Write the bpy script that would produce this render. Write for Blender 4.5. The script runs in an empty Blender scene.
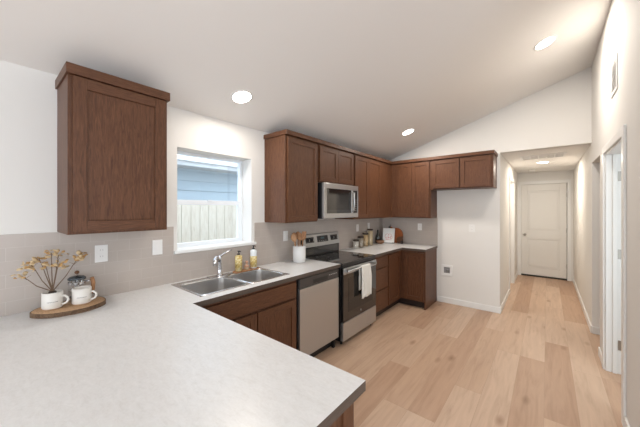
import bpy, bmesh, math, random
from mathutils import Vector, Matrix
random.seed(4)
S = bpy.context.scene
COL = S.collection
PI = math.pi

# ------------------------------------------------------------------ camera, world, lights, exposure
cam_d = bpy.data.cameras.new('camera'); cam = bpy.data.objects.new('camera', cam_d); COL.objects.link(cam)
cam.location = (0, 0, 1.524); cam.rotation_euler = (PI/2, 0, math.radians(39.28))
cam_d.sensor_width = 36; cam_d.lens = 277.858/640*36; cam_d.shift_y = -(213.5-208.88)/640
cam_d.clip_start = 0.02
S.camera = cam
S.view_settings.view_transform = 'Standard'; S.view_settings.look = 'None'
S.view_settings.gamma = 1; S.view_settings.use_curve_mapping = False
S.view_settings.exposure = 0.06

w = bpy.data.worlds.new('sky'); S.world = w; w.use_nodes = True
bg = w.node_tree.nodes['Background']; bg.inputs[0].default_value = (0.76, 0.87, 1.0, 1); bg.inputs[1].default_value = 3.3

def area(name, loc, rot, sx, sy, power, col, spread=180):
    l = bpy.data.lights.new(name, 'AREA'); l.shape = 'RECTANGLE'; l.size = sx; l.size_y = sy
    l.energy = power; l.color = col; l.spread = math.radians(spread)
    o = bpy.data.objects.new(name, l); COL.objects.link(o); o.location = loc
    o.rotation_euler = rot
    return o
# daylight through the living room windows behind the camera, then an added side-room fill
area('daylight_rear', (0.6, -3.9, 1.5), (PI/2, 0, 0), 3.4, 2.1, 58, (1.0, 0.985, 0.965))
area('daylight_side', (3.1, -1.0, 1.5), (PI/2, 0, PI/2), 3.0, 2.0, 16, (1.0, 0.99, 0.97))
area('side_room_fill', (1.5, 2.15, 1.4), (PI/2, 0, 0), 1.2, 1.4, 22, (0.85, 0.95, 1.0))  # added lamp to brighten the door jamb; the wall behind it has no window

# ------------------------------------------------------------------ materials
def mat(name, col=(0.8,0.8,0.8), rough=0.5, metal=0.0, emit=None, estr=0, trans=0, coat=0, spec=0.5, alpha=1):
    m = bpy.data.materials.new(name); m.use_nodes = True
    b = m.node_tree.nodes['Principled BSDF']
    b.inputs['Base Color'].default_value = (*col, 1); b.inputs['Roughness'].default_value = rough
    b.inputs['Metallic'].default_value = metal; b.inputs['Transmission Weight'].default_value = trans
    b.inputs['Coat Weight'].default_value = coat; b.inputs['Specular IOR Level'].default_value = spec
    if emit: b.inputs['Emission Color'].default_value = (*emit, 1); b.inputs['Emission Strength'].default_value = estr
    return m
def nd(m, t, **k):
    n = m.node_tree.nodes.new(t)
    for a, v in k.items(): setattr(n, a, v)
    return n
def lk(m, a, b): m.node_tree.links.new(a, b)
def bsdf(m): return m.node_tree.nodes['Principled BSDF']
def mapping(m, scale, src='Object', rnd=False):
    tc = nd(m, 'ShaderNodeTexCoord'); mp = nd(m, 'ShaderNodeMapping')
    mp.inputs['Scale'].default_value = scale
    v = tc.outputs[src]
    if rnd:
        oi = nd(m, 'ShaderNodeObjectInfo'); ml = nd(m, 'ShaderNodeMath', operation='MULTIPLY'); ml.inputs[1].default_value = 37
        lk(m, oi.outputs['Random'], ml.inputs[0])
        ad = nd(m, 'ShaderNodeVectorMath', operation='ADD'); lk(m, v, ad.inputs[0]); lk(m, ml.outputs[0], ad.inputs[1]); v = ad.outputs[0]
    lk(m, v, mp.inputs[0]); return mp.outputs[0]
def ramp(m, fac, stops):
    r = nd(m, 'ShaderNodeValToRGB'); e = r.color_ramp.elements
    while len(e) < len(stops): e.new(0.5)
    for i, (p, c) in enumerate(stops): e[i].position = p; e[i].color = (*c, 1)
    lk(m, fac, r.inputs[0]); return r.outputs[0]
def noise(m, vec, scale, detail=4, dist=0, rough=.5):
    n = nd(m, 'ShaderNodeTexNoise'); n.inputs['Scale'].default_value = scale; n.inputs['Detail'].default_value = detail
    n.inputs['Distortion'].default_value = dist; n.inputs['Roughness'].default_value = rough
    lk(m, vec, n.inputs['Vector']); return n.outputs['Fac']
def bump(m, h, s, d=0.002):
    b = nd(m, 'ShaderNodeBump'); b.inputs['Strength'].default_value = s; b.inputs['Distance'].default_value = d
    lk(m, h, b.inputs['Height']); lk(m, b.outputs[0], bsdf(m).inputs['Normal'])

def wood(name, dark, mid, light, sc, rough=.42, n=9):
    m = mat(name, mid, rough, spec=.35)
    v = mapping(m, sc, rnd=True)
    a = noise(m, v, n, 6, 1.2, .62)
    lk(m, ramp(m, a, [(.28, dark), (.5, mid), (.74, light)]), bsdf(m).inputs['Base Color'])
    bump(m, a, .12, .001); return m
CD, CM, CL_ = (0.060,0.023,0.011), (0.110,0.045,0.021), (0.162,0.072,0.036)
cab_v = wood('cabinet_stain_upright_grain', CD, CM, CL_, (9, 9, 1.0))
cab_h = wood('cabinet_stain_level_grain', CD, CM, CL_, (1.4, 1.4, 16))
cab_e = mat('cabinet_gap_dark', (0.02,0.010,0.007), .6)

def paint(name, col, rough=.75):
    m = mat(name, col, rough, spec=.25)
    bump(m, noise(m, mapping(m, (1,1,1)), 160, 3), .12, .001); return m
wallp = paint('wall_paint', (0.76,0.745,0.715))
ceilp = paint('ceiling_paint', (0.84,0.825,0.80))
trimw = mat('trim_white', (0.80,0.80,0.785), .35)
doorw = mat('door_white', (0.74,0.725,0.69), .35)
vinyl = mat('window_vinyl', (0.82,0.86,0.90), .3)

def laminate():
    m = mat('counter_laminate', (0.72,0.71,0.69), .3, spec=.5)
    v = mapping(m, (1,1,1))
    v2 = mapping(m, (1.6,4.0,1)); a = noise(m, v2, 13, 8, .6, .75); b = noise(m, v, 90, 3, 0, .6)
    mx = nd(m, 'ShaderNodeMath', operation='ADD'); ml = nd(m, 'ShaderNodeMath', operation='MULTIPLY'); ml.inputs[1].default_value = .35
    lk(m, b, ml.inputs[0]); lk(m, a, mx.inputs[0]); lk(m, ml.outputs[0], mx.inputs[1])
    lk(m, ramp(m, mx.outputs[0], [(.45, (0.63,0.625,0.615)), (.66, (0.69,0.69,0.688)), (.9, (0.74,0.742,0.742))]), bsdf(m).inputs['Base Color'])
    return m
lam = laminate()
lam_edge = wood('counter_edge_taupe', (0.07,0.052,0.042), (0.095,0.072,0.058), (0.12,0.092,0.075), (2,2,14), .45)

TILE_DU = -.055
def tile():
    m = mat('backsplash_tile', (0.4,0.36,0.33), .28)
    tc = nd(m, 'ShaderNodeTexCoord'); sp = nd(m, 'ShaderNodeSeparateXYZ'); lk(m, tc.outputs['Object'], sp.inputs[0])
    # u runs along the wall (x+y: each tiled wall lies in one of the two directions), v is height
    ad = nd(m, 'ShaderNodeMath', operation='ADD'); lk(m, sp.outputs[0], ad.inputs[0]); lk(m, sp.outputs[1], ad.inputs[1])
    cb = nd(m, 'ShaderNodeCombineXYZ'); of = nd(m,'ShaderNodeMath',operation='ADD'); of.inputs[1].default_value=TILE_DU; lk(m,ad.outputs[0],of.inputs[0]); oz = nd(m,'ShaderNodeMath',operation='ADD'); oz.inputs[1].default_value=.0126; lk(m,sp.outputs[2],oz.inputs[0]); lk(m, of.outputs[0], cb.inputs[0]); lk(m, oz.outputs[0], cb.inputs[1])
    br = nd(m, 'ShaderNodeTexBrick'); lk(m, cb.outputs[0], br.inputs['Vector'])
    br.inputs['Scale'].default_value = 1; br.inputs['Brick Width'].default_value = .152; br.inputs['Row Height'].default_value = .0772
    br.inputs['Mortar Size'].default_value = .0016; br.inputs['Mortar Smooth'].default_value = .3; br.offset = .5
    br.inputs['Color1'].default_value = (0.465,0.408,0.365,1); br.inputs['Color2'].default_value = (0.485,0.427,0.384,1)
    br.inputs['Mortar'].default_value = (0.53,0.48,0.44,1)
    n = noise(m, mapping(m, (1,1,1)), 5, 4)
    mx = nd(m, 'ShaderNodeMix', data_type='RGBA', blend_type='MULTIPLY'); mx.inputs[0].default_value = .25
    lk(m, br.outputs['Color'], mx.inputs[6]); lk(m, ramp(m, n, [(.3,(.8,.8,.8)),(.7,(1,1,1))]), mx.inputs[7])
    lk(m, mx.outputs[2], bsdf(m).inputs['Base Color'])
    inv = nd(m, 'ShaderNodeMath', operation='SUBTRACT'); inv.inputs[0].default_value = 1; lk(m, br.outputs['Fac'], inv.inputs[1])
    bump(m, inv.outputs[0], .35, .0015); return m
tilem = tile()

def floor_mat():
    m = mat('floor_planks', (0.6,0.4,0.27), .42, spec=.4)
    tc = nd(m, 'ShaderNodeTexCoord'); mp = nd(m, 'ShaderNodeMapping')
    mp.inputs['Rotation'].default_value = (0,0,PI/2); mp.inputs['Location'].default_value = (0.55, 0.02, 0)
    lk(m, tc.outputs['Object'], mp.inputs[0])
    def brick():
        br = nd(m, 'ShaderNodeTexBrick'); lk(m, mp.outputs[0], br.inputs['Vector'])
        br.inputs['Scale'].default_value = 1; br.inputs['Brick Width'].default_value = 1.5; br.inputs['Row Height'].default_value = .2
        br.inputs['Mortar Size'].default_value = .0010; br.inputs['Mortar Smooth'].default_value = .5; br.offset = .37; br.offset_frequency = 3
        return br
    br = brick(); br.inputs['Color1'].default_value = (0,0,0,1); br.inputs['Color2'].default_value = (1,1,1,1); br.inputs['Mortar'].default_value = (0.5,0.5,0.5,1)
    # shift the grain on every plank
    sc = nd(m, 'ShaderNodeVectorMath', operation='MULTIPLY_ADD')
    lk(m, br.outputs['Color'], sc.inputs[0]); sc.inputs[1].default_value = (7, 13, 5); lk(m, tc.outputs['Object'], sc.inputs[2])
    m2 = nd(m, 'ShaderNodeMapping'); m2.inputs['Scale'].default_value = (9, 0.8, 1); lk(m, sc.outputs[0], m2.inputs[0])
    g = noise(m, m2.outputs[0], 2.4, 7, .8, .6)
    m3 = nd(m, 'ShaderNodeMapping'); m3.inputs['Scale'].default_value = (4.2, 1.7, 1); lk(m, sc.outputs[0], m3.inputs[0])
    k = nd(m, 'ShaderNodeTexVoronoi'); k.inputs['Scale'].default_value = 1.0; lk(m, m3.outputs[0], k.inputs['Vector'])
    base = ramp(m, br.outputs['Color'], [(0,(0.440,0.282,0.190)), (.45,(0.510,0.348,0.243)), (1,(0.585,0.430,0.322))])
    gr = ramp(m, g, [(.25,(.76,.71,.67)), (.5,(.97,.96,.95)), (.75,(1.10,1.10,1.09))])
    mx = nd(m, 'ShaderNodeMix', data_type='RGBA', blend_type='MULTIPLY'); mx.inputs[0].default_value = .85
    lk(m, base, mx.inputs[6]); lk(m, gr, mx.inputs[7])
    kn = ramp(m, k.outputs['Distance'], [(0.0,(.36,.28,.23)), (.04,(.62,.54,.47)), (.15,(1,1,1))])
    mx2 = nd(m, 'ShaderNodeMix', data_type='RGBA', blend_type='MULTIPLY'); mx2.inputs[0].default_value = .8
    lk(m, mx.outputs[2], mx2.inputs[6]); lk(m, kn, mx2.inputs[7])
    mx3 = nd(m, 'ShaderNodeMix', data_type='RGBA', blend_type='MIX')
    ml = nd(m, 'ShaderNodeMath', operation='MULTIPLY'); ml.inputs[1].default_value = .55; lk(m, br.outputs['Fac'], ml.inputs[0])
    lk(m, ml.outputs[0], mx3.inputs[0]); lk(m, mx2.outputs[2], mx3.inputs[6]); mx3.inputs[7].default_value = (0.26,0.17,0.11,1)
    lk(m, mx3.outputs[2], bsdf(m).inputs['Base Color'])
    bump(m, g, .08, .001); return m
floorm = floor_mat()

def steel(name, col, rough, sc):
    m = mat(name, col, rough, 1.0)
    a = noise(m, mapping(m, sc), 30, 3)
    r = nd(m, 'ShaderNodeMapRange'); r.inputs[3].default_value = rough-.06; r.inputs[4].default_value = rough+.08
    lk(m, a, r.inputs[0]); lk(m, r.outputs[0], bsdf(m).inputs['Roughness']); return m
ss = mat('stainless_steel', (0.52,0.53,0.535), .33, .88)
ss_bowl = mat('sink_bowl_brushed_steel', (0.62,0.61,0.60), .30, 1)
ss_sink = mat('sink_steel', (0.62,0.62,0.62), .24, 1)
chrome = mat('chrome', (0.62,0.62,0.64), .14, 1)
nickel = mat('satin_nickel', (0.42,0.40,0.37), .35, 1)
black = mat('black_plastic', (0.012,0.012,0.013), .4)
blackgl = mat('black_glass', (0.012,0.011,0.011), .06, coat=.5)
ovenwin = mat('oven_window', (0.022,0.019,0.017), .08)
dgrey = mat('dark_grey_control', (0.075,0.070,0.068), .35, .4)
iron = mat('black_iron', (0.015,0.014,0.013), .5)
plate = mat('plate_white', (0.82,0.81,0.79), .35)
slot = mat('slot_grey', (0.33,0.32,0.31), .5)
ceram = mat('white_ceramic', (0.80,0.79,0.77), .25, coat=.3)
mugm = mat('speckled_mug_glaze', (0.76,0.73,0.68), .4)
mugtan = mat('mug_bare_clay_foot', (0.50,0.34,0.22), .7)
mugline = mat('mug_script_ink', (0.12,0.11,0.11), .6)
cloth = mat('towel_cotton', (0.74,0.73,0.68), .95)
bump(cloth, noise(cloth, mapping(cloth,(1,1,1)), 400, 2), .4, .002)
slicew = wood('pale_wood_slice', (0.42,0.25,0.13), (0.55,0.35,0.20), (0.64,0.44,0.27), (3,14,3), .6)
bark = wood('bark_edge', (0.06,0.035,0.02), (0.14,0.085,0.05), (0.24,0.16,0.10), (8,8,8), .9, 4)
spoonw = wood('utensil_wood', (0.22,0.095,0.04), (0.36,0.18,0.085), (0.46,0.26,0.13), (6,6,1.5), .55)
spoonl = wood('utensil_pale_wood', (0.34,0.18,0.09), (0.44,0.25,0.13), (0.52,0.32,0.19), (6,6,1.5), .55)
boardw = wood('reddish_board_wood', (0.26,0.06,0.022), (0.42,0.12,0.04), (0.52,0.20,0.08), (8,1,8), .45)
walnut = wood('walnut', (0.08,0.035,0.018), (0.15,0.07,0.035), (0.22,0.11,0.06), (5,5,2), .5)
branchm = mat('dried_twig', (0.16,0.10,0.06), .8)
petalm = mat('dried_petal', (0.66,0.50,0.30), .8)
petal2 = mat('dried_petal_amber', (0.56,0.34,0.14), .8)
emitm = mat('lamp_diffuser', (1,1,1), .4, emit=(1.0,0.95,0.86), estr=14)
def glassm(name, tint, refl):
    m = bpy.data.materials.new(name); m.use_nodes = True; nt = m.node_tree; nt.nodes.clear()
    o = nd(m,'ShaderNodeOutputMaterial'); t = nd(m,'ShaderNodeBsdfTransparent'); g = nd(m,'ShaderNodeBsdfGlossy'); x = nd(m,'ShaderNodeMixShader')
    t.inputs[0].default_value = (*tint,1); g.inputs['Roughness'].default_value = .02; x.inputs[0].default_value = refl
    lk(m,t.outputs[0],x.inputs[1]); lk(m,g.outputs[0],x.inputs[2]); lk(m,x.outputs[0],o.inputs[0]); return m
pane = glassm('window_glass', (.97,.99,1), .05)
jarg = glassm('jar_glass', (.95,.95,.94), .06)

# ------------------------------------------------------------------ mesh helpers
class MB:
    def __init__(s): s.bm = bmesh.new(); s.mats = []
    def mi(s, m):
        if m not in s.mats: s.mats.append(m)
        return s.mats.index(m)
    def faces(s, vs, fs, m, smooth=False):
        i = s.mi(m); V = [s.bm.verts.new(v) for v in vs]
        for f in fs:
            try:
                F = s.bm.faces.new([V[k] for k in f]); F.material_index = i; F.smooth = smooth
            except ValueError: pass
    def box(s, x0,x1,y0,y1,z0,z1, m):
        x0,x1=sorted((x0,x1)); y0,y1=sorted((y0,y1)); z0,z1=sorted((z0,z1))
        s.faces([(x0,y0,z0),(x1,y0,z0),(x1,y1,z0),(x0,y1,z0),(x0,y0,z1),(x1,y0,z1),(x1,y1,z1),(x0,y1,z1)],
                [(0,3,2,1),(4,5,6,7),(0,1,5,4),(1,2,6,5),(2,3,7,6),(3,0,4,7)], m); return s
    def prism(s, poly, axis, a, b, m, mside=None, smooth=False):
        def P(p, t): return {'x':(t,p[0],p[1]),'y':(p[0],t,p[1]),'z':(p[0],p[1],t)}[axis]
        n = len(poly)
        s.faces([P(p,a) for p in poly]+[P(p,b) for p in poly], [tuple(range(n))[::-1], tuple(range(n,2*n))], m)
        s.faces([P(p,a) for p in poly]+[P(p,b) for p in poly], [(i,(i+1)%n,n+(i+1)%n,n+i) for i in range(n)], mside or m, smooth)
        return s
    def lathe(s, prof, c, m, n=24, axis='z', smooth=True, cap=True):
        vs = []; fs = []
        for r, h in prof:
            for k in range(n):
                a = 2*PI*k/n; u, v = r*math.cos(a), r*math.sin(a)
                p = {'z':(u,v,h),'x':(h,u,v),'y':(u,h,v)}[axis]
                vs.append((c[0]+p[0], c[1]+p[1], c[2]+p[2]))
        for j in range(len(prof)-1):
            for k in range(n):
                fs.append((j*n+k, j*n+(k+1)%n, (j+1)*n+(k+1)%n, (j+1)*n+k))
        if cap and prof[0][0] > 1e-6: fs.append(tuple(range(n))[::-1])
        if cap and prof[-1][0] > 1e-6: fs.append(tuple(range((len(prof)-1)*n, len(prof)*n)))
        s.faces(vs, fs, m, smooth); return s
    def tube(s, pts, r, m, n=10, cap=True):
        pts = [Vector(p) for p in pts]; R = r if isinstance(r,(list,tuple)) else [r]*len(pts)
        vs = []; fs = []; prev = None
        for i, p in enumerate(pts):
            d = (pts[min(i+1,len(pts)-1)]-pts[max(i-1,0)]).normalized()
            ref = prev if prev is not None else (Vector((0,0,1)) if abs(d.z) < .9 else Vector((1,0,0)))
            a = (ref - d*ref.dot(d)).normalized(); b = d.cross(a); prev = a
            for k in range(n):
                t = 2*PI*k/n; vs.append(p + (a*math.cos(t)+b*math.sin(t))*R[i])
        for j in range(len(pts)-1):
            for k in range(n): fs.append((j*n+k, j*n+(k+1)%n, (j+1)*n+(k+1)%n, (j+1)*n+k))
        if cap: fs += [tuple(range(n))[::-1], tuple(range((len(pts)-1)*n, len(pts)*n))]
        s.faces(vs, fs, m, True); return s
    def ball(s, c, r, m, sx=1, sy=1, sz=1, n=12):
        prof = [(max(1e-7, r*math.sin(PI*j/8)), -r*math.cos(PI*j/8)) for j in range(9)]
        vs = []; fs = []
        for rr, h in prof:
            for k in range(n):
                a = 2*PI*k/n; vs.append((c[0]+rr*math.cos(a)*sx, c[1]+rr*math.sin(a)*sy, c[2]+h*sz))
        for j in range(8):
            for k in range(n): fs.append((j*n+k, j*n+(k+1)%n, (j+1)*n+(k+1)%n, (j+1)*n+k))
        s.faces(vs, fs, m, True); return s
    def build(s, name, parent=None, bevel=0, seg=2, solid=0):
        bm = s.bm
        bmesh.ops.remove_doubles(bm, verts=[v for v in bm.verts], dist=1e-6) if solid == 0 and bevel == 0 else None
        bmesh.ops.recalc_face_normals(bm, faces=bm.faces)
        org = origin_of(parent) if parent else None
        if org is None:
            xs=[v.co for v in bm.verts]
            org = Vector(((min(c.x for c in xs)+max(c.x for c in xs))/2,(min(c.y for c in xs)+max(c.y for c in xs))/2,min(c.z for c in xs)))
            if parent is None and getattr(s,'keep',False): org = Vector((0,0,0))
        for v in bm.verts: v.co -= org
        me = bpy.data.meshes.new(name); bm.to_mesh(me); bm.free()
        for m in s.mats: me.materials.append(m)
        o = bpy.data.objects.new(name, me); COL.objects.link(o)
        if parent: o.parent = parent
        else: o.location = org
        ORG[o.name] = org
        if bevel:
            b = o.modifiers.new('bevel','BEVEL'); b.width = bevel; b.segments = seg; b.limit_method = 'ANGLE'; b.angle_limit = math.radians(50)
        if solid:
            b = o.modifiers.new('solid','SOLIDIFY'); b.thickness = solid; b.offset = 0
        return o
ORG = {}
def origin_of(o): return ORG[o.name]
def thing(name, label, cat, loc, group=None):
    o = bpy.data.objects.new(name, None); COL.objects.link(o); o.location = loc; o.empty_display_size = .1
    ORG[o.name] = Vector(loc); o['label'] = label; o['category'] = cat
    if group: o['group'] = group
    return o
def tag(o, label, cat, group=None):
    o['label'] = label; o['category'] = cat
    if group: o['group'] = group
    return o
def struct(mb, name, **k):
    mb.keep = True
    o = mb.build(name, **k)
    if o.parent is None: o['kind'] = 'structure'
    return o

# ------------------------------------------------------------------ room shell
WX, FY, HL, HR, HY = -2.4, 4.796, -0.535, 0.425, 7.9
Z0, SL, HC = 2.369, 0.326, 2.345
def cz(x): return Z0 + SL*(x-WX)
RX, BY = 3.2, -4.0          # living room side and rear walls, behind the camera

struct(MB().box(-2.56, 3.35, -4.15, 8.05, -.1, 0, floorm), 'floor')
struct(MB().prism([(-2.56,cz(-2.56)),(3.35,cz(3.35)),(3.35,cz(3.35)+.15),(-2.56,cz(-2.56)+.15)], 'y', -4.15, FY+.12, ceilp), 'ceiling')
struct(MB().box(HL-.115, HR+.115, FY+.1, HY+.12, HC, HC+.12, ceilp), 'ceiling_hall')
# window wall (left) with its opening
wy0, wy1, wz0, wz1 = 1.045, 1.80, 1.172, 2.045
b = MB(); t = WX-.215
b.box(t,WX,-4.15,wy0,0,2.5,wallp).box(t,WX,wy1,FY+.12,0,2.5,wallp).box(t,WX,wy0,wy1,0,wz0,wallp).box(t,WX,wy0,wy1,wz1,2.5,wallp)
struct(b, 'wall_left')
b = MB()
b.prism([(WX-.05,0),(HL,0),(HL,cz(HL)+.05),(WX-.05,cz(WX-.05)+.05)], 'y', FY, FY+.115, wallp)
b.prism([(HL,HC),(HR,HC),(HR,cz(HR)+.05),(HL,cz(HL)+.05)], 'y', FY, FY+.115, wallp)
struct(b, 'wall_far')
# right wall: cased doorway, drywalled opening, hall
D0, D1, DZ = 2.90, 3.745, 2.045
O0, O1, OZ = 4.085, 4.752, 2.088
b = MB(); X0, X1 = HR, HR+.115; TOP = cz(HR)+.08
b.box(X0,X1,2.0,D0,0,TOP,wallp).box(X0,X1,D1,O0,0,TOP,wallp).box(X0,X1,D0,D1,DZ,TOP,wallp)
b.box(X0,X1,O0,O1,OZ,TOP,wallp).box(X0,X1,O1,FY+.115,0,TOP,wallp).box(X0,X1,FY+.115,HY,0,HC+.05,wallp)
struct(b, 'wall_right')
struct(MB().box(HL-.115,HL,FY+.115,6.09,0,HC+.05,wallp).box(HL-.115,HL,6.90,HY,0,HC+.05,wallp).box(HL-.115,HL,6.09,6.90,2.06,HC+.05,wallp), 'wall_hall_left')
b = MB().box(HL-.115,-.475,HY,HY+.12,0,HC+.05,wallp).box(.33,HR+.115,HY,HY+.12,0,HC+.05,wallp).box(-.475,.33,HY,HY+.12,2.085,HC+.05,wallp)
struct(b, 'wall_hall_end')
# living room behind the camera (openings for its windows)
b = MB().prism([(HR+.115,0),(RX,0),(RX,cz(RX)+.05),(HR+.115,cz(HR+.115)+.05)], 'y', 1.885, 2.0, wallp)
struct(b, 'wall_living_front')
b = MB().box(RX,RX+.15,-4.15,-2.6,0,4.4,wallp).box(RX,RX+.15,.6,2.0,0,4.4,wallp).box(RX,RX+.15,-2.6,.6,2.6,4.4,wallp).box(RX,RX+.15,-2.6,.6,0,.4,wallp)
struct(b, 'wall_living_right')
b = MB().prism([(WX-.16,0),(-1.2,0),(-1.2,cz(-1.2)+.05),(WX-.16,cz(WX-.16)+.05)],'y',BY-.15,BY,wallp)
b.prism([(2.4,0),(RX,0),(RX,cz(RX)+.05),(2.4,cz(2.4)+.05)],'y',BY-.15,BY,wallp)
b.prism([(-1.2,2.6),(2.4,2.6),(2.4,cz(2.4)+.05),(-1.2,cz(-1.2)+.05)],'y',BY-.15,BY,wallp)
struct(b, 'wall_living_rear')
# rooms behind the right wall
b = MB().box(X1,2.5,2.0,2.1,0,2.4,wallp).box(2.4,2.5,2.1,4.9,0,2.4,wallp).box(X1,2.5,O1,O1+.12,0,2.4,wallp).box(X1,2.4,3.95,4.06,0,2.4,wallp).box(1.5,1.6,4.06,O1,0,2.4,wallp)
struct(b, 'wall_side_rooms')
struct(MB().box(X1,2.5,2.0,4.9,2.4,2.5,ceilp), 'ceiling_side_rooms')

# backsplash tile, 8 mm proud of the drywall
ty = .008; TZ0, TZ1 = .914, 1.377
b = MB().box(WX,WX+ty,-.3,1.012,TZ0,TZ1,tilem).box(WX,WX+ty,1.012,1.836,TZ0,1.146,tilem).box(WX,WX+ty,1.836,FY,TZ0,TZ1,tilem)
o = struct(b, 'wall_backsplash_left')
struct(MB().box(WX+ty,-1.405,FY-ty,FY,TZ0,TZ1,tilem), 'wall_backsplash_far')

# baseboards
def basebd(n, x0,x1,y0,y1): struct(MB().box(x0,x1,y0,y1,0,.088,trimw), n, bevel=.004)
basebd('baseboard_far', -1.405, HL+.012, FY-.014, FY)
basebd('baseboard_hall_left', HL, HL+.014, FY, 6.03)
basebd('baseboard_hall_left.001', HL, HL+.014, 6.965, HY)
basebd('baseboard_hall_right', HR-.014, HR, O1, HY)
basebd('baseboard_right', HR-.014, HR, D1+.07, O0)
basebd('baseboard_right.001', HR-.014, HR, 2.0, D0-.07)
basebd('baseboard_opening', HR, 1.5, O1-.014, O1)

# kitchen window
win = bpy.data.objects.new('window_1', None); COL.objects.link(win); win.location = (WX-.18,(wy0+wy1)/2,wz0); win['kind']='structure'; ORG[win.name]=Vector(win.location)
fx0, fx1 = WX-.21, WX-.16
b = MB(); fw = .024
b.box(fx0,fx1,wy0,wy0+fw,wz0,wz1,vinyl).box(fx0,fx1,wy1-fw-.006,wy1,wz0,wz1,vinyl).box(fx0,fx1,wy0+fw,wy1-fw-.006,wz0,wz0+fw,vinyl).box(fx0,fx1,wy0+fw,wy1-fw-.006,wz1-fw,wz1,vinyl)
b.build('window_frame', win, bevel=.003)
b = MB(); a0,a1 = wy0+fw, wy1-fw-.006; q=.022; zm=1.607
b.box(fx0+.014,fx1-.004,a0,a1,zm-.046,zm,vinyl).box(fx0+.014,fx1-.004,a0,a1,wz0+fw,wz0+fw+.018,vinyl)
b.box(fx0+.014,fx1-.004,a0,a0+q,wz0+fw+.018,zm-.046,vinyl).box(fx0+.014,fx1-.004,a1-q,a1,wz0+fw+.018,zm-.046,vinyl)
sash = b.build('sash', win, bevel=.002)
MB().box(fx1-.004,fx1+.008,1.40,1.45,zm-.008,zm+.004,vinyl).build('sash_lock', sash, bevel=.002)
MB().box(fx0+.024,fx0+.028,a0+q,a1-q,wz0+fw+.018,zm-.046,pane).build('glass_pane', win)
MB().box(fx0+.010,fx0+.014,a0,a1,zm,wz1-fw,pane).build('glass_pane', win)
MB().box(fx1,WX+.028,wy0-.03,wy1+.045,wz0-.022,wz0+.005,trimw).build('window_sill', win, bevel=.004)

# ------------------------------------------------------------------ outside the window
def siding():
    m = mat('siding_blue_grey', (0.50,0.59,0.65), .7); return m
sid = siding(); whitef = mat('fascia_white', (0.78,0.80,0.82), .6)
hs = thing('neighbour_house', 'blue grey lap-sided house with white eave seen through kitchen window', 'house', (-5.6, 2.5, -.2))
b = MB()
for k in range(19):
    z = -.2+k*.19
    b.prism([(-5.5,z),(-5.462,z),(-5.490,z+.19),(-5.5,z+.19)], 'y', -2, 9, sid)
b.box(-5.6,-5.5,-2,9,-.2,3.41,sid); b.build('siding', hs)
MB().box(-5.47,-4.95,-2,9,2.31,2.33,whitef).box(-5.34,-5.33,-2,9,2.304,2.31,slot).box(-5.20,-5.19,-2,9,2.304,2.31,slot).box(-5.07,-5.06,-2,9,2.304,2.31,slot).build('soffit', hs)
MB().box(-4.95,-4.92,-2,9,2.29,2.47,whitef).box(-4.92,-4.83,-2,9,2.36,2.46,whitef).build('gutter', hs, bevel=.01)
cedar = wood('cedar_fence', (0.56,0.47,0.37), (0.70,0.62,0.51), (0.78,0.72,0.62), (8,8,.8), .8, 5)
fe = thing('board_fence', 'pale weathered cedar board fence seen through lower window sash', 'fence', (-4.3, 2.5, -.2))
for k in range(34):
    y = -.1+k*.145
    MB().box(-4.3,-4.282,y,y+.138,-.2,1.60+random.uniform(-.004,.004),cedar).build('fence_board', fe)
MB().box(-4.34,-4.3,-.1,4.8,.1,.19,cedar).box(-4.34,-4.3,-.1,4.8,1.3,1.39,cedar).build('fence_rail', fe)
struct(MB().box(-9,-2.6,-5,12,-.3,-.2,mat('gravel_ground',(0.35,0.33,0.30),.9)), 'ground')

# ------------------------------------------------------------------ doors and casings of the setting
def casing(b, plane, face, out, a0, a1, z, wdt=.062, th=.016):
    # plane 'x': casing lies on x=face, spreads toward out*th
    f2 = face+out*th
    def bx(p0,p1,z0,z1):
        if plane=='x': b.box(face,f2,p0,p1,z0,z1,trimw)
        else: b.box(p0,p1,face,f2,z0,z1,trimw)
    bx(a0-wdt,a0,0,z); bx(a1,a1+wdt,0,z); bx(a0-wdt,a1+wdt,z,z+wdt)
d = MB(); x0,x1,zt,yf = -.465,.32,2.075,HY+.012
def door_leaf(name, parent, w0, w1, face, z0, z1, panels, axis='y', th=.035, m=doorw):
    """two-panel moulded door; face = plane seen; panels in z"""
    b = MB(); st=.11
    def bx(p0,p1,q0,q1,zz0,zz1):
        if axis=='y': b.box(p0,p1,q0,q1,zz0,zz1,m)
        else: b.box(q0,q1,p0,p1,zz0,zz1,m)
    f0,f1 = face, face+th
    bx(w0,w0+st,f0,f1,z0,z1); bx(w1-st,w1,f0,f1,z0,z1)
    zs = [z0]+[v for p in panels for v in p]+[z1]
    for i in range(0,len(zs),2): bx(w0+st,w1-st,f0,f1,zs[i],zs[i+1])
    for p0,p1 in panels:
        bx(w0+st,w1-st,f0+.015,f1-.010,p0,p1)
        bx(w0+st+.035,w1-st-.035,f0+.004,f1-.004,p0+.035,p1-.035)
    return b.build(name, parent, bevel=.0025)
def empty_struct(name, loc):
    o = bpy.data.objects.new(name, None); COL.objects.link(o); o.location = loc; o['kind']='structure'; ORG[o.name]=Vector(loc); return o
d1 = empty_struct('door_1', (-.07, HY, 0))
lf = door_leaf('door_leaf', d1, x0, x1, HY+.02, .03, zt, [(.20,.84),(1.03,1.93)])
MB().lathe([(.027,0),(.027,-.008),(.010,-.012),(.010,-.03),(.026,-.04),(.027,-.055),(.012,-.064),(1e-6,-.065)], (-.395,HY+.02,.94), nickel, 16, 'y').build('door_knob', lf)
b=MB()
b.box(x1-.002,x1+.006,HY+.008,HY+.02,.25,.34,nickel).box(x1-.002,x1+.006,HY+.008,HY+.02,1.02,1.11,nickel).box(x1-.002,x1+.006,HY+.008,HY+.02,1.78,1.87,nickel)
b.build('hinge', lf)
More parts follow.
